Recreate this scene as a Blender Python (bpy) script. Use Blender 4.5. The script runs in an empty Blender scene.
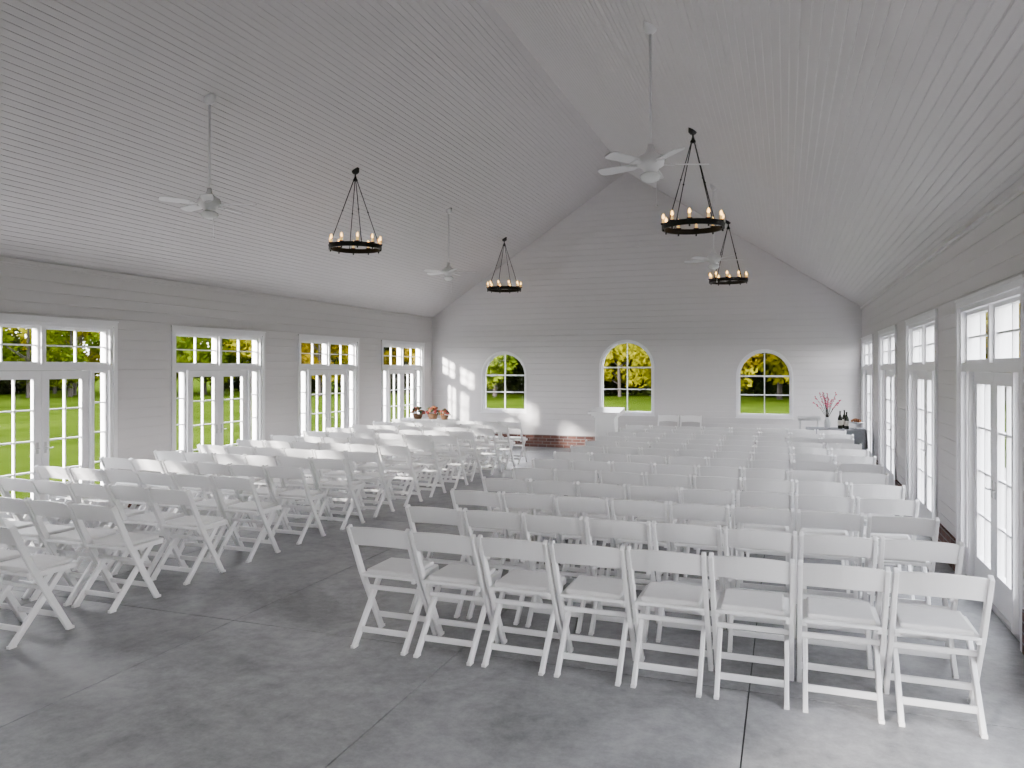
import bpy, bmesh, math, random
from mathutils import Vector, Matrix
random.seed(7)
SC = bpy.context.scene
# ------------------------------------------------------------------ dims
XL, XR = -7.98, 1.43
YB, YF = -4.0, 16.5
XC = (XL+XR)/2
EAVE, PEAK = 3.0, 6.1
WT = 0.16
# ------------------------------------------------------------------ materials
def newmat(name):
    m = bpy.data.materials.new(name); m.use_nodes = True
    nt = m.node_tree
    return m, nt, nt.nodes['Principled BSDF']
def simple(name, col, rough=0.5, metal=0.0, noise=0.0, nscale=8.0, emit=None, estr=0.0, bump=0.0):
    m, nt, b = newmat(name)
    b.inputs['Base Color'].default_value = (*col, 1)
    b.inputs['Roughness'].default_value = rough
    b.inputs['Metallic'].default_value = metal
    tc = nt.nodes.new('ShaderNodeTexCoord')
    if noise > 0:
        n = nt.nodes.new('ShaderNodeTexNoise'); n.inputs['Scale'].default_value = nscale
        n.inputs['Detail'].default_value = 5
        nt.links.new(tc.outputs['Object'], n.inputs['Vector'])
        r = nt.nodes.new('ShaderNodeValToRGB')
        r.color_ramp.elements[0].position = 0.3; r.color_ramp.elements[1].position = 0.7
        r.color_ramp.elements[0].color = (*[c*(1-noise) for c in col], 1)
        r.color_ramp.elements[1].color = (*[min(1, c*(1+noise)) for c in col], 1)
        nt.links.new(n.outputs['Fac'], r.inputs['Fac'])
        nt.links.new(r.outputs['Color'], b.inputs['Base Color'])
    if emit:
        b.inputs['Emission Color'].default_value = (*emit, 1)
        b.inputs['Emission Strength'].default_value = estr
    return m
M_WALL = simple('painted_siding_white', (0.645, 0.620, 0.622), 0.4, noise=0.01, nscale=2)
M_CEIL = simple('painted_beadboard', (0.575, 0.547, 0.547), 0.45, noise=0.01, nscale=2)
M_TRIM = simple('white_trim_paint', (0.85, 0.84, 0.85), 0.35, noise=0.01)
M_CHAIR = simple('white_resin', (0.90, 0.89, 0.892), 0.3, noise=0.01, nscale=5)
M_LECT = simple('gloss_white_lacquer', (0.97, 0.97, 0.97), 0.25, noise=0.01, nscale=5)
M_PAD = simple('white_vinyl_pad', (0.76, 0.745, 0.74), 0.5, noise=0.02, nscale=20)
M_IRON = simple('black_iron', (0.012, 0.012, 0.013), 0.45, metal=0.6, noise=0.1)
M_HANDLE = simple('satin_nickel_handle', (0.55, 0.55, 0.55), 0.35, metal=0.8, noise=0.1)
M_CANDLE = simple('candle_sleeve', (0.75, 0.50, 0.22), 0.5, noise=0.05, emit=(1.0, 0.55, 0.15), estr=1.0)
M_BULB = simple('warm_bulb', (1, 0.8, 0.5), 0.3, emit=(1.0, 0.52, 0.12), estr=7)
M_FAN = simple('fan_white_enamel', (0.74, 0.73, 0.73), 0.35, noise=0.02)
M_FROST = simple('frosted_glass', (0.85, 0.85, 0.84), 0.25, noise=0.01)
M_CLOTHG = simple('grey_tablecloth', (0.26, 0.27, 0.29), 0.9, noise=0.06, nscale=30)
M_CLOTHW = simple('white_tablecloth', (0.75, 0.75, 0.75), 0.9, noise=0.03, nscale=30)
M_PINK = simple('pink_blossom', (0.60, 0.08, 0.16), 0.7, noise=0.2)
M_RED = simple('red_petals', (0.20, 0.012, 0.012), 0.7, noise=0.2)
M_PEACH = simple('orange_petals', (0.28, 0.09, 0.02), 0.7, noise=0.2)
M_LEAFD = simple('dark_leaf', (0.02, 0.045, 0.01), 0.7, noise=0.2)
M_BOTTLE = simple('bottle_glass_dark', (0.015, 0.02, 0.012), 0.1, noise=0.1)
M_LABEL = simple('paper_label', (0.7, 0.67, 0.6), 0.8, noise=0.05)
M_WICKER = simple('wicker', (0.14, 0.07, 0.03), 0.8, noise=0.3, nscale=60)
M_CERAMIC = simple('ceramic_white', (0.75, 0.76, 0.78), 0.2, noise=0.02)
M_BARK = simple('bark', (0.02, 0.015, 0.011), 0.9, noise=0.3)
M_SUB = simple('joint_dark', (0.05, 0.052, 0.055), 0.9, noise=0.1)
M_BOUNCE = simple('bounce_apron_grey', (0.22, 0.21, 0.20), 0.9, noise=0.08, nscale=3)  # for the added ground ring that bounces daylight indoors

def glass():
    m = bpy.data.materials.new('window_glass'); m.use_nodes = True
    nt = m.node_tree; nt.nodes.clear()
    o = nt.nodes.new('ShaderNodeOutputMaterial'); mx = nt.nodes.new('ShaderNodeMixShader')
    t = nt.nodes.new('ShaderNodeBsdfTransparent'); g = nt.nodes.new('ShaderNodeBsdfGlossy')
    g.inputs['Roughness'].default_value = 0.02
    t.inputs['Color'].default_value = (0.98, 0.98, 0.98, 1)
    f = nt.nodes.new('ShaderNodeFresnel'); f.inputs['IOR'].default_value = 1.2
    nt.links.new(f.outputs[0], mx.inputs[0]); nt.links.new(t.outputs[0], mx.inputs[1])
    nt.links.new(g.outputs[0], mx.inputs[2]); nt.links.new(mx.outputs[0], o.inputs[0])
    return m
M_GLASS = glass()

def brick():
    m, nt, b = newmat('red_brick')
    tc = nt.nodes.new('ShaderNodeTexCoord'); sp = nt.nodes.new('ShaderNodeSeparateXYZ')
    cb = nt.nodes.new('ShaderNodeCombineXYZ'); br = nt.nodes.new('ShaderNodeTexBrick')
    nt.links.new(tc.outputs['Object'], sp.inputs[0])
    nt.links.new(sp.outputs['X'], cb.inputs['X']); nt.links.new(sp.outputs['Z'], cb.inputs['Y'])
    nt.links.new(cb.outputs[0], br.inputs['Vector'])
    br.inputs['Scale'].default_value = 1.0
    br.inputs['Brick Width'].default_value = 0.2; br.inputs['Row Height'].default_value = 0.068
    br.inputs['Mortar Size'].default_value = 0.006
    br.inputs['Color1'].default_value = (0.13, 0.05, 0.036, 1)
    br.inputs['Color2'].default_value = (0.07, 0.03, 0.026, 1)
    br.inputs['Mortar'].default_value = (0.20, 0.18, 0.17, 1)
    nt.links.new(br.outputs['Color'], b.inputs['Base Color'])
    b.inputs['Roughness'].default_value = 0.9
    bp = nt.nodes.new('ShaderNodeBump'); bp.inputs['Distance'].default_value = 0.006; bp.invert = True
    nt.links.new(br.outputs['Fac'], bp.inputs['Height']); nt.links.new(bp.outputs['Normal'], b.inputs['Normal'])
    return m
M_BRICK = brick()

def concrete():
    m, nt, b = newmat('polished_concrete')
    tc = nt.nodes.new('ShaderNodeTexCoord')
    n1 = nt.nodes.new('ShaderNodeTexNoise'); n1.inputs['Scale'].default_value = 1.1; n1.inputs['Detail'].default_value = 8; n1.inputs['Roughness'].default_value = 0.65
    n2 = nt.nodes.new('ShaderNodeTexNoise'); n2.inputs['Scale'].default_value = 9; n2.inputs['Detail'].default_value = 12; n2.inputs['Roughness'].default_value = 0.78
    n1.inputs['Distortion'].default_value = 0.6
    mx = nt.nodes.new('ShaderNodeMix'); mx.data_type = 'FLOAT'; mx.inputs[0].default_value = 0.5
    for n in (n1, n2): nt.links.new(tc.outputs['Object'], n.inputs['Vector'])
    nt.links.new(n1.outputs['Fac'], mx.inputs[2]); nt.links.new(n2.outputs['Fac'], mx.inputs[3])
    r = nt.nodes.new('ShaderNodeValToRGB')
    r.color_ramp.elements[0].position = 0.39; r.color_ramp.elements[1].position = 0.61
    r.color_ramp.elements[0].color = (0.13, 0.13, 0.135, 1); r.color_ramp.elements[1].color = (0.34, 0.338, 0.345, 1)
    nt.links.new(mx.outputs[0], r.inputs['Fac']); nt.links.new(r.outputs['Color'], b.inputs['Base Color'])
    r2 = nt.nodes.new('ShaderNodeMapRange'); r2.inputs[3].default_value = 0.32; r2.inputs[4].default_value = 0.55
    nt.links.new(n2.outputs['Fac'], r2.inputs[0]); nt.links.new(r2.outputs[0], b.inputs['Roughness'])
    bp = nt.nodes.new('ShaderNodeBump'); bp.inputs['Strength'].default_value = 0.08; bp.inputs['Distance'].default_value = 0.01
    nt.links.new(n2.outputs['Fac'], bp.inputs['Height']); nt.links.new(bp.outputs['Normal'], b.inputs['Normal'])
    return m
M_CONC = concrete()

def grass():
    m, nt, b = newmat('lawn_grass')
    tc = nt.nodes.new('ShaderNodeTexCoord')
    n1 = nt.nodes.new('ShaderNodeTexNoise'); n1.inputs['Scale'].default_value = 0.35; n1.inputs['Detail'].default_value = 10; n1.inputs['Roughness'].default_value = 0.7
    nt.links.new(tc.outputs['Object'], n1.inputs['Vector'])
    r = nt.nodes.new('ShaderNodeValToRGB')
    r.color_ramp.elements[0].position = 0.35; r.color_ramp.elements[1].position = 0.68
    r.color_ramp.elements[0].color = (0.010, 0.018, 0.001, 1); r.color_ramp.elements[1].color = (0.026, 0.040, 0.003, 1)
    nt.links.new(n1.outputs['Fac'], r.inputs['Fac']); nt.links.new(r.outputs['Color'], b.inputs['Base Color'])
    b.inputs['Roughness'].default_value = 1.0
    b.inputs['Specular IOR Level'].default_value = 0.0
    return m
M_GRASS = grass()

def leafmat(name, c1, c2):
    m = bpy.data.materials.new(name); m.use_nodes = True
    nt = m.node_tree; nt.nodes.clear()
    o = nt.nodes.new('ShaderNodeOutputMaterial'); ad = nt.nodes.new('ShaderNodeMixShader'); ad.inputs[0].default_value = 0.45
    d = nt.nodes.new('ShaderNodeBsdfDiffuse'); t = nt.nodes.new('ShaderNodeBsdfTranslucent')
    tc = nt.nodes.new('ShaderNodeTexCoord'); n = nt.nodes.new('ShaderNodeTexNoise'); n.inputs['Scale'].default_value = 0.9; n.inputs['Detail'].default_value = 4
    nt.links.new(tc.outputs['Object'], n.inputs['Vector'])
    r = nt.nodes.new('ShaderNodeValToRGB'); r.color_ramp.elements[0].position = 0.38; r.color_ramp.elements[1].position = 0.62
    r.color_ramp.elements[0].color = (*c1, 1); r.color_ramp.elements[1].color = (*c2, 1)
    nt.links.new(n.outputs['Fac'], r.inputs[0])
    nt.links.new(r.outputs[0], d.inputs[0]); nt.links.new(r.outputs[0], t.inputs[0])
    nt.links.new(d.outputs[0], ad.inputs[1]); nt.links.new(t.outputs[0], ad.inputs[2]); nt.links.new(ad.outputs[0], o.inputs[0])
    return m
M_L = [leafmat('leaf_yellow', (0.08, 0.08, 0.002), (0.19, 0.175, 0.004)),
       leafmat('leaf_gold', (0.09, 0.07, 0.002), (0.21, 0.15, 0.004)),
       leafmat('leaf_green', (0.03, 0.05, 0.002), (0.10, 0.13, 0.004)),
       leafmat('leaf_dark', (0.006, 0.010, 0.002), (0.018, 0.023, 0.004))]

# ------------------------------------------------------------------ mesh helpers
def finish(bm, name, mats, smooth=False, loc=(0, 0, 0), rot=(0, 0, 0), recalc=True):
    if recalc: bmesh.ops.recalc_face_normals(bm, faces=bm.faces)
    me = bpy.data.meshes.new(name)
    if smooth:
        for f in bm.faces: f.smooth = True
    bm.to_mesh(me); bm.free()
    for m in mats: me.materials.append(m)
    ob = bpy.data.objects.new(name, me); SC.collection.objects.link(ob)
    ob.location = loc; ob.rotation_euler = rot
    return ob
def box(bm, x0, x1, y0, y1, z0, z1, mi=0, bev=0.0):
    vs = [bm.verts.new((x, y, z)) for z in (z0, z1) for (x, y) in ((x0, y0), (x1, y0), (x1, y1), (x0, y1))]
    F = [(0, 3, 2, 1), (4, 5, 6, 7), (0, 1, 5, 4), (1, 2, 6, 5), (2, 3, 7, 6), (3, 0, 4, 7)]
    fs = [bm.faces.new([vs[i] for i in f]) for f in F]
    for f in fs: f.material_index = mi
    if bev > 0:
        es = list({e for f in fs for e in f.edges})
        r = bmesh.ops.bevel(bm, geom=es, offset=bev, segments=2, affect='EDGES', profile=0.5)
        for f in r['faces']: f.material_index = mi
def beam(bm, p0, p1, w, t, side=Vector((1, 0, 0)), mi=0, bev=0.004):
    p0, p1 = Vector(p0), Vector(p1); d = (p1-p0).normalized()
    s = (side - d*side.dot(d)).normalized(); n = d.cross(s)
    vs = []
    for p in (p0, p1):
        for a, b in ((-1, -1), (1, -1), (1, 1), (-1, 1)):
            vs.append(bm.verts.new(p + s*w/2*a + n*t/2*b))
    F = [(0, 3, 2, 1), (4, 5, 6, 7), (0, 1, 5, 4), (1, 2, 6, 5), (2, 3, 7, 6), (3, 0, 4, 7)]
    fs = [bm.faces.new([vs[i] for i in f]) for f in F]
    for f in fs: f.material_index = mi
    if bev > 0:
        es = list({e for f in fs for e in f.edges})
        r = bmesh.ops.bevel(bm, geom=es, offset=bev, segments=1, affect='EDGES')
        for f in r['faces']: f.material_index = mi
def lathe(bm, prof, c=(0, 0, 0), seg=20, mi=0):
    c = Vector(c); rings = []
    for r, z in prof:
        if r < 1e-6: rings.append([bm.verts.new(c+Vector((0, 0, z)))])
        else: rings.append([bm.verts.new(c+Vector((r*math.cos(2*math.pi*i/seg), r*math.sin(2*math.pi*i/seg), z))) for i in range(seg)])
    for a, b in zip(rings[:-1], rings[1:]):
        for i in range(seg):
            j = (i+1) % seg
            if len(a) == 1 and len(b) == 1: continue
            if len(a) == 1: f = bm.faces.new((a[0], b[j], b[i]))
            elif len(b) == 1: f = bm.faces.new((a[i], a[j], b[0]))
            else: f = bm.faces.new((a[i], a[j], b[j], b[i]))
            f.material_index = mi; f.smooth = True
def rod(bm, p0, p1, r, seg=8, mi=0, r2=None):
    p0, p1 = Vector(p0), Vector(p1); d = (p1-p0).normalized()
    s = d.orthogonal().normalized(); n = d.cross(s); r2 = r if r2 is None else r2
    A = [bm.verts.new(p0+(s*math.cos(2*math.pi*i/seg)+n*math.sin(2*math.pi*i/seg))*r) for i in range(seg)]
    B = [bm.verts.new(p1+(s*math.cos(2*math.pi*i/seg)+n*math.sin(2*math.pi*i/seg))*r2) for i in range(seg)]
    for i in range(seg):
        f = bm.faces.new((A[i], A[(i+1) % seg], B[(i+1) % seg], B[i])); f.material_index = mi; f.smooth = True
    for R in (A, B):
        f = bm.faces.new(R); f.material_index = mi
def sphere(bm, c, r, mi=0, sz=1.0, seg=10):
    prof = [(r*math.sin(math.pi*k/seg*1.0), -r*sz*math.cos(math.pi*k/seg)) for k in range(seg+1)]
    prof[0] = (0, prof[0][1]); prof[-1] = (0, prof[-1][1])
    lathe(bm, prof, c, seg+2, mi)
def extrude_poly(bm, pts, axis, a0, a1, mi=0):
    def mk(a, p, q): return (a, p, q) if axis == 'x' else (p, a, q)
    A = [bm.verts.new(mk(a0, p, q)) for p, q in pts]; B = [bm.verts.new(mk(a1, p, q)) for p, q in pts]
    n = len(pts)
    for i in range(n):
        f = bm.faces.new((A[i], A[(i+1) % n], B[(i+1) % n], B[i])); f.material_index = mi
    for R in (A, B):
        f = bm.faces.new(R); f.material_index = mi

# ------------------------------------------------------------------ walls
def siding_profile(H, pitch=0.127, gw=0.008, gd=0.005):
    pts = [(0, 0)]; z = pitch
    while z < H-0.02:
        pts += [(0, z-gw/2), (gd, z-gw*0.2), (gd, z+gw*0.2), (0, z+gw/2)]; z += pitch
    pts += [(0, H), (WT, H), (WT, 0)]
    return pts
def arch_pts(cx, r, z0, zs, n=28):
    pts = [(cx-r, z0), (cx+r, z0)]
    for k in range(n+1):
        a = math.pi*k/n; pts.append((cx+r*math.cos(a), zs+r*math.sin(a)))
    return pts
def make_wall(name, l0, l1, H, loc, rz, doors=(), arches=(), gable=None):
    bm = bmesh.new()
    extrude_poly(bm, siding_profile(H), 'x', l0, l1)
    bmesh.ops.recalc_face_normals(bm, faces=bm.faces)
    if gable:
        for co, no in gable:
            g = list(bm.verts)+list(bm.edges)+list(bm.faces)
            r = bmesh.ops.bisect_plane(bm, geom=g, plane_co=co, plane_no=no, clear_outer=True)
            es = [e for e in r['geom_cut'] if isinstance(e, bmesh.types.BMEdge)]
            bmesh.ops.contextual_create(bm, geom=es)
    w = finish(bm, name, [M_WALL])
    cb = bmesh.new()
    for (a, b, h) in doors: box(cb, a, b, -0.5, 0.5, -0.5, h)
    for (cx, r, z0, zs) in arches: extrude_poly(cb, [(p, q) for p, q in arch_pts(cx, r, z0, zs)], 'y', -0.5, 0.5)
    if len(cb.verts):
        c = finish(cb, name+'_cut', [])
        md = w.modifiers.new('b', 'BOOLEAN'); md.operation = 'DIFFERENCE'; md.object = c; md.solver = 'EXACT'
        dg = bpy.context.evaluated_depsgraph_get(); dg.update()
        me = bpy.data.meshes.new_from_object(w.evaluated_get(dg))
        w.modifiers.clear(); w.data = me
        bpy.data.objects.remove(c)
    else: cb.free()
    w.location = loc; w.rotation_euler = (0, 0, rz)
    bb = bmesh.new(); cur = l0
    for (a, b, h) in sorted(doors):
        if a-0.07 > cur: box(bb, cur, a-0.06, -0.025, -0.001, 0, 0.28)
        cur = b+0.06
    if cur < l1: box(bb, cur, l1, -0.025, -0.001, 0, 0.28)
    finish(bb, 'baseboard_'+name.split('_')[1], [M_BRICK], loc=loc, rot=(0, 0, rz))
    return w

OW, OH = 1.88, 2.32
left_starts = [2.52, 5.42, 8.32, 11.22, 14.12]
right_starts = [-0.22, 2.72, 5.65, 8.60, 11.55, 14.45]  # first opening is out of view, added as fill light for the near chairs
ldoors = [(s, s+OW, OH) for s in left_starts]
rdoors = [(-(s+OW), -s, OH) for s in right_starts]
make_wall('wall_left', YB, YF, EAVE, (XL, 0, 0), math.radians(90), ldoors)
make_wall('wall_right', -YF, -YB, EAVE, (XR, 0, 0), math.radians(-90), rdoors)
ARCH = [(XC-2.87, 0.53, 0.80, 1.63), (XC, 0.58, 0.80, 1.81), (XC+2.87, 0.53, 0.80, 1.63)]
th = math.atan2(PEAK-EAVE, XC-XL); nr = (math.sin(th), 0, math.cos(th)); nl = (-math.sin(th), 0, math.cos(th))
off = 0.1
gable = [(Vector((XL, 0, EAVE))+Vector(nl)*off, nl), (Vector((XR, 0, EAVE))+Vector(nr)*off, nr)]
make_wall('wall_front', XL-WT, XR+WT, 6.6, (0, YF, 0), 0, (), ARCH, gable)
back_fill_doors = [(-XC-0.94, -XC+0.94, OH)]  # unseen door opening, added to let light in from behind the camera
gb = [(Vector((-XR, 0, EAVE))+Vector(nl)*off, nl), (Vector((-XL, 0, EAVE))+Vector(nr)*off, nr)]
make_wall('wall_back', -XR-WT, -XL+WT, 6.6, (0, YB, 0), math.pi, back_fill_doors, (), gb)

# ------------------------------------------------------------------ ceiling (real beadboard profile)
def ceiling():
    bm = bmesh.new(); L = math.hypot(XC-XL, PEAK-EAVE)
    for sgn, ex in ((1, XL), (-1, XR)):
        d = Vector((sgn*math.cos(th), math.sin(th))); n = Vector((-sgn*math.sin(th), math.cos(th)))
        E = Vector((ex, EAVE)); pts = [E+d*(-0.02)]
        s = 0.07
        while s < L-0.05:
            for ds, dd in ((-0.006, 0), (-0.002, 0.0048), (0.002, 0.0048), (0.006, 0)):
                pts.append(E+d*(s+ds)+n*dd)
            s += 0.07
        pts += [E+d*L, E+d*L+n*0.1, E+d*(-0.02)+n*0.1]
        extrude_poly(bm, [(p.x, p.y) for p in pts], 'y', YB, YF)
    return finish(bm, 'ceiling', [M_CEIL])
ceiling()
for nm, x0, x1 in (('trim_1', XL, XL+0.03), ('trim_2', XR-0.03, XR)):
    bm = bmesh.new(); box(bm, x0, x1, YB, YF, EAVE-0.05, EAVE-0.0, 0)
    finish(bm, nm, [M_WALL])

# ------------------------------------------------------------------ floor (slabs with saw joints)
bm = bmesh.new()
box(bm, XL-WT, XR+WT, YB-WT, YF+WT, -0.14, -0.012, 1)
xs = [XL-WT, -7.23, -5.46, -3.70, -1.95, -0.19, XR+WT]
ys = [YB-WT, -2.6, 0.9, 4.42, 7.94, 11.46, 14.98, YF+WT]
g = 0.004
for i in range(len(xs)-1):
    for j in range(len(ys)-1):
        box(bm, xs[i]+g, xs[i+1]-g, ys[j]+g, ys[j+1]-g, -0.012, 0.0, 0)
finish(bm, 'floor', [M_CONC, M_SUB])

# ------------------------------------------------------------------ french door units
def panes(bm, x0, x1, z0, z1, cols, rows, yc=0.07, mw=0.02, mi=0):
    for c in range(1, cols):
        x = x0+(x1-x0)*c/cols; box(bm, x-mw/2, x+mw/2, yc-0.018, yc+0.018, z0, z1, mi)
    for r in range(1, rows):
        z = z0+(z1-z0)*r/rows; box(bm, x0, x1, yc-0.016, yc+0.016, z-mw/2, z+mw/2, mi)
    v = [bm.verts.new(p) for p in ((x0, yc, z0), (x1, yc, z0), (x1, yc, z1), (x0, yc, z1))]
    f = bm.faces.new(v); f.material_index = 1
def unit_mesh():
    bm = bmesh.new(); h = OW/2; D0, D1 = 0.0, WT
    box(bm, -h-0.055, -h, -0.022, 0, 0, OH+0.05); box(bm, h, h+0.055, -0.022, 0, 0, OH+0.05)
    box(bm, -h, h, -0.022, 0, OH, OH+0.05)
    box(bm, -h-0.065, h+0.065, -0.03, 0, OH+0.05, OH+0.07)
    box(bm, -h, -h+0.04, D0, D1, 0, OH); box(bm, h-0.04, h, D0, D1, 0, OH)
    box(bm, -h+0.04, h-0.04, D0, D1, OH-0.04, OH)
    box(bm, -h+0.04, h-0.04, 0.02, D1, 0, 0.02, 2)
    TB, TT = 1.77, 1.84
    box(bm, -h+0.04, h-0.04, D0+0.005, D1, TB, TT)
    for a, b in ((-h+0.04, -0.025), (0.025, h-0.04)):
        s = 0.03
        box(bm, a, a+s, 0.04, 0.1, TT, OH-0.04); box(bm, b-s, b, 0.04, 0.1, TT, OH-0.04)
        box(bm, a+s, b-s, 0.04, 0.1, TT, TT+s); box(bm, a+s, b-s, 0.04, 0.1, OH-0.04-s, OH-0.04)
        panes(bm, a+s, b-s, TT+s, OH-0.04-s, 2, 2, mw=0.016)
    box(bm, -0.025, 0.025, 0.01, D1, TT, OH-0.04)
    m0, m1 = 0.63, 0.675
    for sg in (-1, 1):
        xa, xb = sorted((sg*m0, sg*m1)); box(bm, xa, xb, 0.005, D1, 0.02, TB)
        xa, xb = sorted((sg*m1, sg*(h-0.04)))
        s = 0.03
        box(bm, xa, xa+s, 0.04, 0.1, 0.02, TB); box(bm, xb-s, xb, 0.04, 0.1, 0.02, TB)
        box(bm, xa+s, xb-s, 0.04, 0.1, TB-s, TB); box(bm, xa+s, xb-s, 0.04, 0.1, 0.02, 0.26)
        panes(bm, xa+s, xb-s, 0.26, TB-s, 1, 4, mw=0.016)
    for a, b in ((-m0+0.003, -0.003), (0.003, m0-0.003)):
        st = 0.095
        box(bm, a, a+st, 0.045, 0.09, 0.025, TB-0.003); box(bm, b-st, b, 0.045, 0.09, 0.025, TB-0.003)
        box(bm, a+st, b-st, 0.045, 0.09, TB-0.10, TB-0.003); box(bm, a+st, b-st, 0.045, 0.09, 0.025, 0.26)
        panes(bm, a+st, b-st, 0.26, TB-0.10, 2, 4, mw=0.016)
    for sg in (-1, 1):
        x = sg*0.05
        box(bm, x-0.014, x+0.014, 0.040, 0.045, 0.82, 0.95, 2)
        rod(bm, (x, 0.042, 0.88), (x, 0.012, 0.88), 0.007, 8, 2)
        rod(bm, (x, 0.015, 0.88), (x+sg*0.075, 0.015, 0.88), 0.006, 8, 2)
    bmesh.ops.recalc_face_normals(bm, faces=[f for f in bm.faces if f.material_index != 1])
    me = bpy.data.meshes.new('french_door_unit'); bm.to_mesh(me); bm.free()
    for m in (M_TRIM, M_GLASS, M_HANDLE): me.materials.append(m)
    return me
UM = unit_mesh(); k = 1
def place_unit(loc, rz):
    global k
    o = bpy.data.objects.new('door_%d' % k, UM); k += 1
    SC.collection.objects.link(o); o.location = loc; o.rotation_euler = (0, 0, rz)
for s in left_starts: place_unit((XL, s+OW/2, 0), math.radians(90))
for s in right_starts: place_unit((XR, s+OW/2, 0), math.radians(-90))
place_unit((XC, YB, 0), math.pi)

# ------------------------------------------------------------------ arched windows
def arch_ring(bm, ro, ri, z0o, z0i, zs, y0, y1, mi=0):
    n = 28
    def path(r, z0):
        return [(-r, z0)]+[(r*math.cos(math.pi-math.pi*k/n), zs+r*math.sin(math.pi*k/n)) for k in range(n+1)]+[(r, z0)]
    po, pi_ = path(ro, z0o), path(ri, z0i); V = []
    for P in (po, pi_):
        for y in (y0, y1): V.append([bm.verts.new((p, y, q)) for p, q in P])
    oa, ob, ia, ib = V; N = len(po)
    for i in range(N):
        j = (i+1) % N
        for q in ((oa[i], oa[j], ob[j], ob[i]), (ia[i], ib[i], ib[j], ia[j]), (oa[i], ia[i], ia[j], oa[j]), (ob[i], ob[j], ib[j], ib[i])):
            f = bm.faces.new(q); f.material_index = mi
for i, (cx, r, z0, zs) in enumerate(ARCH):
    bm = bmesh.new()
    arch_ring(bm, r+0.03, r, z0-0.03, z0, zs, -0.012, 0)
    arch_ring(bm, r, r-0.022, z0, z0+0.022, zs, 0.0, WT)
    arch_ring(bm, r-0.022, r-0.045, z0+0.022, z0+0.05, zs, 0.07, 0.12)
    box(bm, -r-0.05, r+0.05, -0.035, 0, z0-0.045, z0-0.03)
    ri = r-0.045
    box(bm, -0.010, 0.010, 0.08, 0.11, z0+0.05, zs+ri)
    box(bm, -ri, ri, 0.075, 0.115, zs-0.017, zs+0.017)
    zm = z0+0.05+(zs-z0-0.05)*0.5
    box(bm, -ri, ri, 0.078, 0.114, zm-0.010, zm+0.010)
    pts = [(p, q) for p, q in arch_pts(0, ri+0.005, z0+0.045, zs)]
    f = bm.faces.new([bm.verts.new((p, 0.095, q)) for p, q in pts]); f.material_index = 1
    o = finish(bm, 'window_%d' % (i+1), [M_TRIM, M_GLASS], loc=(cx, YF, 0))

# ------------------------------------------------------------------ folding chair
def chair_mesh():
    bm = bmesh.new()
    X = 0.207
    top = Vector((0, -0.045, 0.775)); foot = Vector((0, 0.40, 0.005))
    def post(z):
        t = (z-foot.z)/(top.z-foot.z); return foot.lerp(top, t)
    for sx in (-1, 1):
        o = Vector((sx*X, 0, 0))
        p1 = post(0.46)
        tp = Vector((0, -0.02, 0.785))
        beam(bm, o+foot, o+p1, 0.025, 0.046)
        beam(bm, o+p1+Vector((0, 0.006, -0.012)), o+tp, 0.025, 0.046)
        o2 = Vector((sx*(X-0.027), 0, 0))
        beam(bm, o2+Vector((0, 0.37, 0.425)), o2+Vector((0, 0.0, 0.004)), 0.025, 0.044)
        box(bm, sx*X-0.0135, sx*X+0.0135, 0.38, 0.428, 0.0, 0.018, 0)
        box(bm, sx*(X-0.027)-0.0132, sx*(X-0.027)+0.0132, -0.022, 0.03, 0.0, 0.018, 0)
        box(bm, sx*(X-0.023)-0.012, sx*(X-0.023)+0.012, 0.11, 0.475, 0.410, 0.445, 0, 0.003)
    beam(bm, (-X, 0.335, 0.115), (X, 0.335, 0.115), 0.018, 0.036, Vector((0, 1, 0)))
    beam(bm, (-X+0.026, 0.078, 0.095), (X-0.026, 0.078, 0.095), 0.018, 0.036, Vector((0, 1, 0)))
    beam(bm, (-X, 0.222, 0.33), (X, 0.222, 0.33), 0.016, 0.03, Vector((0, 1, 0)))
    box(bm, -X+0.02, X-0.02, 0.105, 0.49, 0.428, 0.448, 0, 0.006)
    box(bm, -0.168, 0.168, 0.13, 0.465, 0.444, 0.475, 1, 0.011)
    n = 12
    rows = []
    pa = post(0.46)
    def pl(z):
        t = (z-pa.z)/(0.775-pa.z); return pa.y+(-0.02-pa.y)*t
    for (zt, edge) in ((0.652, 0), (0.778, 1)):
        for dy in (-0.008, 0.008):
            row = []
            for i in range(n+1):
                u = -1+2*i/n; x = u*(X-0.008)
                bow = (1-u*u)
                z = zt+(0.014*bow if edge else 0.010*bow)
                row.append(bm.verts.new((x, pl(z)-0.022*bow+dy, z)))
            rows.append(row)
    a, b, c, d = rows
    for i in range(n):
        bm.faces.new((a[i], a[i+1], c[i+1], c[i])); bm.faces.new((b[i], d[i], d[i+1], b[i+1]))
        bm.faces.new((c[i], c[i+1], d[i+1], d[i])); bm.faces.new((a[i], b[i], b[i+1], a[i+1]))
    bm.faces.new((a[0], c[0], d[0], b[0])); bm.faces.new((a[n], b[n], d[n], c[n]))
    bmesh.ops.recalc_face_normals(bm, faces=bm.faces)
    me = bpy.data.meshes.new('folding_chair'); bm.to_mesh(me); bm.free()
    me.materials.append(M_CHAIR); me.materials.append(M_PAD)
    return me
CM = chair_mesh()
def chair(x, y, rz):
    o = bpy.data.objects.new('folding_chair', CM); SC.collection.objects.link(o)
    o.location = (x, y, 0); o.rotation_euler = (0, 0, rz)
R1 = random.Random(3); P = 0.452; RP = 0.76
for r in range(13):
    dy = R1.uniform(-0.015, 0.015); dx = R1.uniform(-0.03, 0.03) if r else 0
    for c in range(8):
        chair(-2.66+P*(c+0.5)+dx+R1.uniform(-.004, .004), 4.27+RP*r+dy+R1.uniform(-.015, .015), math.radians(R1.uniform(-.5, .5)))
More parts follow.
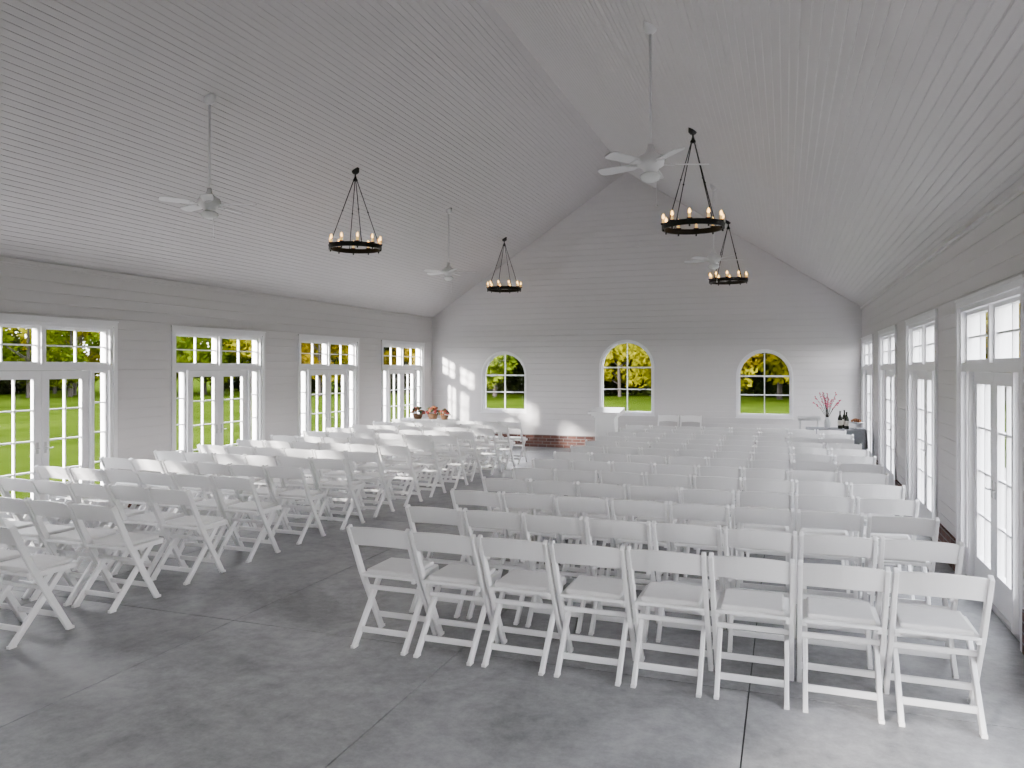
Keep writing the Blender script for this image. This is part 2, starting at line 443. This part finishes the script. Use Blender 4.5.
for r in range(-1, 13):
    dy = R1.uniform(-0.015, 0.015); dx = R1.uniform(-0.03, 0.03)
    for c in range(6):
        chair(-4.62-P*(c+0.5)+dx+R1.uniform(-.004, .004), 4.27+RP*r+dy+R1.uniform(-.015, .015), math.radians(R1.uniform(-.5, .5)))
for i, x in enumerate((-2.35, -1.88)):
    chair(x, 16.42, math.pi+0.03*i)

# ------------------------------------------------------------------ chandeliers
def ceil_z(x):
    return EAVE+(min(x-XL, XR-x))*math.tan(th)
def chandelier_mesh(drop):
    bm = bmesh.new(); R = 0.35
    seg = 48
    prof = [(R+0.014, -0.035), (R+0.014, 0.028), (R-0.014, 0.028), (R-0.014, -0.035), (R+0.014, -0.035)]
    lathe(bm, prof, (0, 0, 0), seg, 0)
    for f in bm.faces: f.smooth = False
    topz = drop-0.13
    for q in range(4):
        a = math.pi/4+q*math.pi/2
        p = Vector((R*math.cos(a), R*math.sin(a), 0.02)); t = Vector((0.02*math.cos(a), 0.02*math.sin(a), topz))
        rod(bm, p, t, 0.006, 8, 0); sphere(bm, p, 0.016, 0)
        mid = p.lerp(t, 0.52); sphere(bm, mid, 0.012, 0)
    lathe(bm, [(0, topz-0.02), (0.03, topz-0.02), (0.034, topz), (0.02, topz+0.02), (0.012, topz+0.05), (0, topz+0.05)], (0, 0, 0), 14, 0)
    rod(bm, (0, 0, topz+0.04), (0, 0, drop-0.02), 0.011, 8, 0)
    lathe(bm, [(0, drop-0.05), (0.03, drop-0.05), (0.055, drop-0.02), (0.055, drop+0.06), (0, drop+0.06)], (0, 0, 0), 16, 0)
    for q in range(10):
        a = 2*math.pi*(q+0.5)/10; c = (R*math.cos(a), R*math.sin(a), 0)
        lathe(bm, [(0, 0.015), (0.028, 0.02), (0.034, 0.038), (0.02, 0.040), (0.0, 0.040)], c, 12, 0)
        lathe(bm, [(0.0145, 0.038), (0.0145, 0.085), (0, 0.086)], c, 10, 1)
        lathe(bm, [(0, 0.084), (0.019, 0.106), (0.012, 0.136), (0, 0.155)], c, 6, 2)
        rod(bm, (c[0], c[1], -0.035), (c[0], c[1], -0.058), 0.010, 8, 0)
    bmesh.ops.recalc_face_normals(bm, faces=bm.faces)
    me = bpy.data.meshes.new('chandelier'); bm.to_mesh(me); bm.free()
    for m in (M_IRON, M_CANDLE, M_BULB): me.materials.append(m)
    return me
cx_l, cx_r = -5.63, -1.03
zc = ceil_z(cx_r); zl = ceil_z(cx_l)
ZR = 3.48
for x, z in ((cx_l, zl), (cx_r, zc)):
    me = chandelier_mesh(z-ZR-0.0)
    for y in (9.2, 15.15):
        o = bpy.data.objects.new('chandelier', me); SC.collection.objects.link(o); o.location = (x, y, ZR)
# ------------------------------------------------------------------ ceiling fans
def fan_mesh(drop):
    bm = bmesh.new()
    lathe(bm, [(0, drop+0.05), (0.06, drop+0.05), (0.06, drop-0.02), (0.045, drop-0.05), (0.02, drop-0.07), (0.0, drop-0.07)], (0, 0, 0), 20, 0)
    rod(bm, (0, 0, drop-0.06), (0, 0, 0.12), 0.010, 10, 0)
    lathe(bm, [(0, 0.17), (0.02, 0.17), (0.028, 0.12), (0.055, 0.09), (0.10, 0.065), (0.115, 0.03), (0.11, -0.005), (0.075, -0.025), (0.055, -0.05), (0.05, -0.07), (0.0, -0.07)], (0, 0, 0), 28, 0)
    lathe(bm, [(0.045, -0.06), (0.08, -0.08), (0.088, -0.10), (0.068, -0.13), (0.03, -0.147), (0, -0.15)], (0, 0, 0), 24, 1)
    rod(bm, (0.05, 0, -0.07), (0.05, 0, -0.33), 0.0025, 6, 0); sphere(bm, (0.05, 0, -0.34), 0.010, 0)
    for q in range(5):
        M = Matrix.Rotation(2*math.pi*q/5+0.35, 4, 'Z')
        tilt = math.radians(12)
        def T(x, y, z): return M @ Vector((x, y*math.cos(tilt)-z*math.sin(tilt), y*math.sin(tilt)+z*math.cos(tilt)+0.0))
        pr = [(0.09, 0.018), (0.13, 0.012), (0.165, 0.035), (0.20, 0.035)]
        def slab(pts, z0, z1):
            up = [bm.verts.new(T(x, y, z1)) for x, y in pts]; dn = [bm.verts.new(T(x, y, z0)) for x, y in pts]
            bm.faces.new(up); bm.faces.new(dn); n = len(pts)
            for i in range(n): bm.faces.new((up[i], up[(i+1) % n], dn[(i+1) % n], dn[i]))
        slab([(x, w) for x, w in pr]+[(x, -w) for x, w in reversed(pr)], -0.004, 0.004)
        out = [(0.165, 0.045), (0.28, 0.056), (0.43, 0.06), (0.465, 0.05), (0.48, 0.03)]
        slab([(x, w) for x, w in out]+[(x, -w) for x, w in reversed(out)], 0.004, 0.011)
    bmesh.ops.recalc_face_normals(bm, faces=bm.faces)
    me = bpy.data.meshes.new('ceiling_fan'); bm.to_mesh(me); bm.free()
    for m in (M_FAN, M_FROST): me.materials.append(m)
    return me
ZF = 3.48
for x, z in ((-5.58, ceil_z(-5.58)), (-1.05, ceil_z(-1.05))):
    me = fan_mesh(z-ZF)
    for i, y in enumerate((6.3, 12.2)):
        o = bpy.data.objects.new('ceiling_fan', me); SC.collection.objects.link(o); o.location = (x, y, ZF)

# ------------------------------------------------------------------ lectern
bm = bmesh.new()
box(bm, -0.24, 0.24, -0.19, 0.19, 0, 0.10, 0, 0.008)
box(bm, -0.22, 0.22, -0.17, 0.17, 0.10, 0.13, 0, 0.006)
box(bm, -0.19, 0.19, -0.145, 0.145, 0.13, 0.86, 0, 0.004)
for z0, z1 in ((0.2, 0.22), (0.74, 0.76)):
    box(bm, -0.15, 0.15, -0.160, -0.145, z0, z1)
for x in (-0.15, 0.13): box(bm, x, x+0.02, -0.160, -0.145, 0.22, 0.74)
box(bm, -0.21, 0.21, -0.165, 0.165, 0.86, 0.89, 0, 0.006)
box(bm, -0.25, 0.25, -0.21, 0.21, 0.89, 0.93, 0, 0.008)
extrude_poly(bm, [(-0.26, 0.93), (0.26, 0.93), (0.26, 1.04), (-0.26, 0.97)], 'x', -0.30, 0.30)
finish(bm, 'lectern', [M_LECT], loc=(-3.2, 14.2, 0))

# ------------------------------------------------------------------ tables
def table(name, cx, cy, w, d, h, mat):
    bm = bmesh.new(); N = 96; rings = []
    def per(i, gx, gy):
        t = i/N*4; s = int(t) % 4; f = t-int(t)
        c = [(-gx, -gy), (gx, -gy), (gx, gy), (-gx, gy)]; a, b = c[s], c[(s+1) % 4]
        return (a[0]+(b[0]-a[0])*f, a[1]+(b[1]-a[1])*f)
    for z, amp, ex in ((h, 0, 0), (h-0.012, 0, 0.008), (h*0.55, 0.012, 0.02), (0.02, 0.022, 0.04)):
        ring = []
        for i in range(N):
            x, y = per(i, w/2+ex, d/2+ex); L = math.hypot(x, y); wv = amp*math.sin(i*math.pi/2.6)
            ring.append(bm.verts.new((x*(1+wv/L), y*(1+wv/L), z)))
        rings.append(ring)
    for a, b in zip(rings[:-1], rings[1:]):
        for i in range(N): bm.faces.new((a[i], a[(i+1) % N], b[(i+1) % N], b[i]))
    bm.faces.new(rings[0])
    for f in bm.faces: f.smooth = len(f.verts) == 4
    for sx in (-1, 1):
        for sy in (-1, 1): rod(bm, (sx*(w/2-.06), sy*(d/2-.06), 0), (sx*(w/2-.06), sy*(d/2-.06), h-0.02), 0.015, 8)
    return finish(bm, name, [mat], loc=(cx, cy, 0))
table('refreshment_table', 0.83, 14.45, 0.95, 0.6, 0.74, M_CLOTHG)
table('flower_table', -7.12, 14.5, 1.2, 0.6, 0.72, M_CLOTHW)
bm = bmesh.new()
lathe(bm, [(0, 0), (0.045, 0), (0.06, 0.06), (0.05, 0.13), (0.03, 0.17), (0.036, 0.19), (0.028, 0.185), (0.0, 0.17)], (0, 0, 0), 18, 0)
R2 = random.Random(5)
for q in range(13):
    a = R2.uniform(0, 6.28); t = R2.uniform(0.05, 0.24); h = R2.uniform(0.42, 0.66)
    p = Vector((0, 0, 0.16)); e = Vector((t*math.cos(a), t*math.sin(a), h)); m = p.lerp(e, 0.5)*1.0; m.z += 0.04
    rod(bm, p, m, 0.004, 5, 1); rod(bm, m, e, 0.003, 5, 1)
    for j in range(9):
        c = m.lerp(e, j/8)+Vector((R2.uniform(-.015, .015), R2.uniform(-.015, .015), R2.uniform(-.01, .01)))
        sphere(bm, c, R2.uniform(0.007, 0.014), 2, seg=5)
finish(bm, 'blossom_vase', [M_CERAMIC, M_BARK, M_PINK], loc=(0.70, 14.5, 0.741))
def bottle(x, y, h):
    bm = bmesh.new()
    lathe(bm, [(0, 0), (0.036, 0), (0.038, 0.01), (0.038, h*0.58), (0.03, h*0.68), (0.014, h*0.78), (0.013, h*0.95), (0.016, h*0.96), (0.016, h), (0, h)], (0, 0, 0), 18, 0)
    lathe(bm, [(0.0388, h*0.2), (0.0388, h*0.48)], (0, 0, 0), 18, 1)
    finish(bm, 'wine_bottle', [M_BOTTLE, M_LABEL], loc=(x, y, 0.741), recalc=False)
bottle(0.90, 14.40, 0.31); bottle(1.00, 14.32, 0.30); bottle(0.98, 14.56, 0.32)
bm = bmesh.new()
lathe(bm, [(0, 0), (0.05, 0), (0.012, 0.015), (0.012, 0.08), (0.1, 0.095), (0.12, 0.10), (0.12, 0.108), (0, 0.1)], (0, 0, 0), 24, 0)
for q in range(12):
    a = q*2.4; rr = 0.08*math.sqrt(q/12); sphere(bm, (rr*math.cos(a), rr*math.sin(a), 0.125+0.03*(1-q/12)), 0.024, 1, seg=6)
finish(bm, 'cake_stand', [M_CERAMIC, M_PEACH], loc=(1.17, 14.55, 0.741))
bm = bmesh.new()
for sx in (-1, 1):
    beam(bm, (sx*0.17, -0.15, 0), (sx*0.17, 0.15, 0.82), 0.018, 0.03); beam(bm, (sx*0.15, 0.15, 0), (sx*0.15, -0.15, 0.82), 0.018, 0.03)
box(bm, -0.2, 0.2, -0.17, 0.17, 0.82, 0.84, 0, 0.004)
for a in ((-0.2, 0.2, -0.17, -0.155), (-0.2, 0.2, 0.155, 0.17), (-0.2, -0.185, -0.155, 0.155), (0.185, 0.2, -0.155, 0.155)):
    box(bm, a[0], a[1], a[2], a[3], 0.84, 0.885)
rod(bm, (-0.17, 0, 0.41), (0.17, 0, 0.41), 0.01)
finish(bm, 'folding_tray_stand', [M_HANDLE], loc=(0.42, 15.3, 0))
def basket(x, y, mats, s, seed):
    bm = bmesh.new(); rr = random.Random(seed)
    lathe(bm, [(0, 0), (0.07*s, 0), (0.10*s, 0.09*s), (0.105*s, 0.095*s), (0.09*s, 0.09*s), (0, 0.07*s)], (0, 0, 0), 18, 0)
    for q in range(46):
        a = rr.uniform(0, 6.28); r = 0.13*s*math.sqrt(rr.random()); h = 0.12*s+0.10*s*(1-(r/(0.13*s))**2)+rr.uniform(-.02, .02)
        sphere(bm, (r*math.cos(a), r*math.sin(a), h), rr.uniform(0.018, 0.032)*s, rr.choice((1, 2, 2, 3)), sz=0.8, seg=6)
    finish(bm, 'flower_basket', [M_WICKER]+mats, loc=(x, y, 0.721))
basket(-7.35, 14.5, [M_RED, M_LEAFD, M_PEACH], 1.1, 1)
basket(-7.02, 14.55, [M_PEACH, M_LEAFD, M_RED], 1.15, 2)
basket(-6.7, 14.45, [M_RED, M_LEAFD, M_PEACH], 0.9, 3)

# ------------------------------------------------------------------ exterior
bm = bmesh.new()
v = [bm.verts.new(p) for p in ((-150, -120, -0.15), (150, -120, -0.15), (150, 170, -0.15), (-150, 170, -0.15))]
bm.faces.new(v); finish(bm, 'lawn', [M_GRASS])
bm = bmesh.new()
x0, x1, y0, y1 = XL-WT, XR+WT, YB-WT, YF+WT; D = 1.0
for (a, b, c, d) in ((x0-D, x0, y0-D, y1+D), (x1, x1+2.2, y0-D, y1+D), (x0, x1, y0-D, y0), (x0, x1, y1, y1+D)):
    box(bm, a, b, c, d, -0.2, -0.03)
finish(bm, 'bounce_apron', [M_BOUNCE])  # apron added around the walls to bounce daylight up to the ceiling

def tree_mesh(seed, leaf, low, H, spread, nleaf=3200, ls=0.19):
    rr = random.Random(seed); V = []; F = []; MI = []
    bm = bmesh.new()
    rod(bm, (0, 0, -0.2), (0.1, 0.05, H*0.55), 0.16*H/8, 8, 0, 0.07)
    rod(bm, (0.1, 0.05, H*0.55), (-0.1, 0.2, H*0.9), 0.07, 6, 0, 0.02)
    blobs = []
    for q in range(18):
        a = rr.uniform(0, 6.28); z = rr.uniform(low, H*0.85); k_ = math.sin(math.pi*min(1, max(0.2, (z-low*0.4)/(H-low*0.4))))
        r = spread*k_*rr.uniform(0.35, 0.95); c = Vector((r*math.cos(a), r*math.sin(a), z))
        blobs.append((c, rr.uniform(0.6, 1.25)*spread*0.38))
        rod(bm, (0.05, 0.03, max(0.3, z-r*0.7)), c, 0.035, 5, 0, 0.012)
    me = bpy.data.meshes.new('tree')
    bm.verts.ensure_lookup_table()
    for v_ in bm.verts: V.append(tuple(v_.co))
    bm.verts.index_update()
    for f in bm.faces: F.append([x.index for x in f.verts]); MI.append(0)
    bm.free()
    for q in range(nleaf):
        c, R = rr.choice(blobs)
        d = Vector((rr.gauss(0, 1), rr.gauss(0, 1), rr.gauss(0, 1))).normalized()*R*rr.random()**0.4
        p = c+d
        if p.z < 0.1: continue
        u = Vector((rr.gauss(0, 1), rr.gauss(0, 1), rr.gauss(0, 1))).normalized(); w = u.orthogonal().normalized()
        s = ls*rr.uniform(0.6, 1.3); b = len(V)
        V += [tuple(p-u*s), tuple(p+w*s*0.6), tuple(p+u*s), tuple(p-w*s*0.6)]
        F.append([b, b+1, b+2, b+3]); MI.append(1)
    me.from_pydata(V, [], F); me.materials.append(M_BARK); me.materials.append(leaf)
    me.polygons.foreach_set('material_index', MI); me.update()
    return me
T_Y = tree_mesh(1, M_L[0], 1.7, 7.0, 2.6); T_G = tree_mesh(2, M_L[1], 1.9, 7.5, 2.5)
T_N = tree_mesh(3, M_L[2], 1.5, 8.0, 2.8); T_Y2 = tree_mesh(4, M_L[0], 2.0, 8.0, 3.0)
T_B = tree_mesh(5, M_L[3], 0.3, 3.2, 2.2, 2200, 0.2)
TR = random.Random(11)
def tree(me, x, y, s, nm):
    o = bpy.data.objects.new(nm, me); SC.collection.objects.link(o)
    o.location = (x, y, -0.15); o.scale = (s, s, s*TR.uniform(.9, 1.15)); o.rotation_euler = (0, 0, TR.uniform(0, 6.28))
def belt(x0, y0, x1, y1, depth=9):
    L = math.hypot(x1-x0, y1-y0); n = int(L/2.1)
    nx, ny = -(y1-y0)/L, (x1-x0)/L
    for i in range(n):
        t = (i+0.5)/n; x, y = x0+(x1-x0)*t, y0+(y1-y0)*t
        o = TR.uniform(-1, depth)
        tree(TR.choice((T_Y, T_G, T_N, T_Y2, T_N)), x+nx*o+TR.uniform(-1, 1), y+ny*o, TR.uniform(.8, 1.25), 'autumn_tree')
        o = TR.uniform(depth, depth+3); tree(T_B, x+nx*o, y+ny*o, TR.uniform(1.0, 1.4), 'hedge_bush')
        if TR.random() < .75:
            o = TR.uniform(depth+3, depth+8); tree(TR.choice((T_N, T_Y, T_Y2)), x+nx*o, y+ny*o, TR.uniform(1, 1.4), 'autumn_tree')
belt(-46, 44, 40, 44)         # beyond the far wall
belt(-46, -2, -46, 46)         # left
belt(34, 44, 34, 0)          # right

# ------------------------------------------------------------------ lights
W = bpy.data.worlds.new('sky'); SC.world = W; W.use_nodes = True
nt = W.node_tree; bg = nt.nodes['Background']
tc = nt.nodes.new('ShaderNodeTexCoord'); sp = nt.nodes.new('ShaderNodeSeparateXYZ'); r = nt.nodes.new('ShaderNodeValToRGB')
nt.links.new(tc.outputs['Generated'], sp.inputs[0]); nt.links.new(sp.outputs['Z'], r.inputs[0])
r.color_ramp.elements[0].position = 0.0; r.color_ramp.elements[0].color = (1.0, 0.985, 0.98, 1)
r.color_ramp.elements[1].position = 0.7; r.color_ramp.elements[1].color = (0.84, 0.89, 1.0, 1)
nt.links.new(r.outputs[0], bg.inputs[0]); bg.inputs[1].default_value = 21.0
S = bpy.data.lights.new('sun', 'SUN'); S.energy = 38.0; S.angle = math.radians(3); S.color = (1, 0.95, 0.9)
so = bpy.data.objects.new('sun', S); SC.collection.objects.link(so)
d = Vector((0.46, 0.88, -0.24)).normalized(); so.rotation_euler = d.to_track_quat('-Z', 'Y').to_euler()

# ------------------------------------------------------------------ camera
cam = bpy.data.cameras.new('camera'); co = bpy.data.objects.new('camera', cam); SC.collection.objects.link(co)
co.location = (0, 0, 1.8); co.rotation_euler = (math.radians(90), 0, math.radians(19.8))
cam.sensor_width = 36; cam.lens = 26.68; cam.shift_y = -16/1024
SC.camera = co
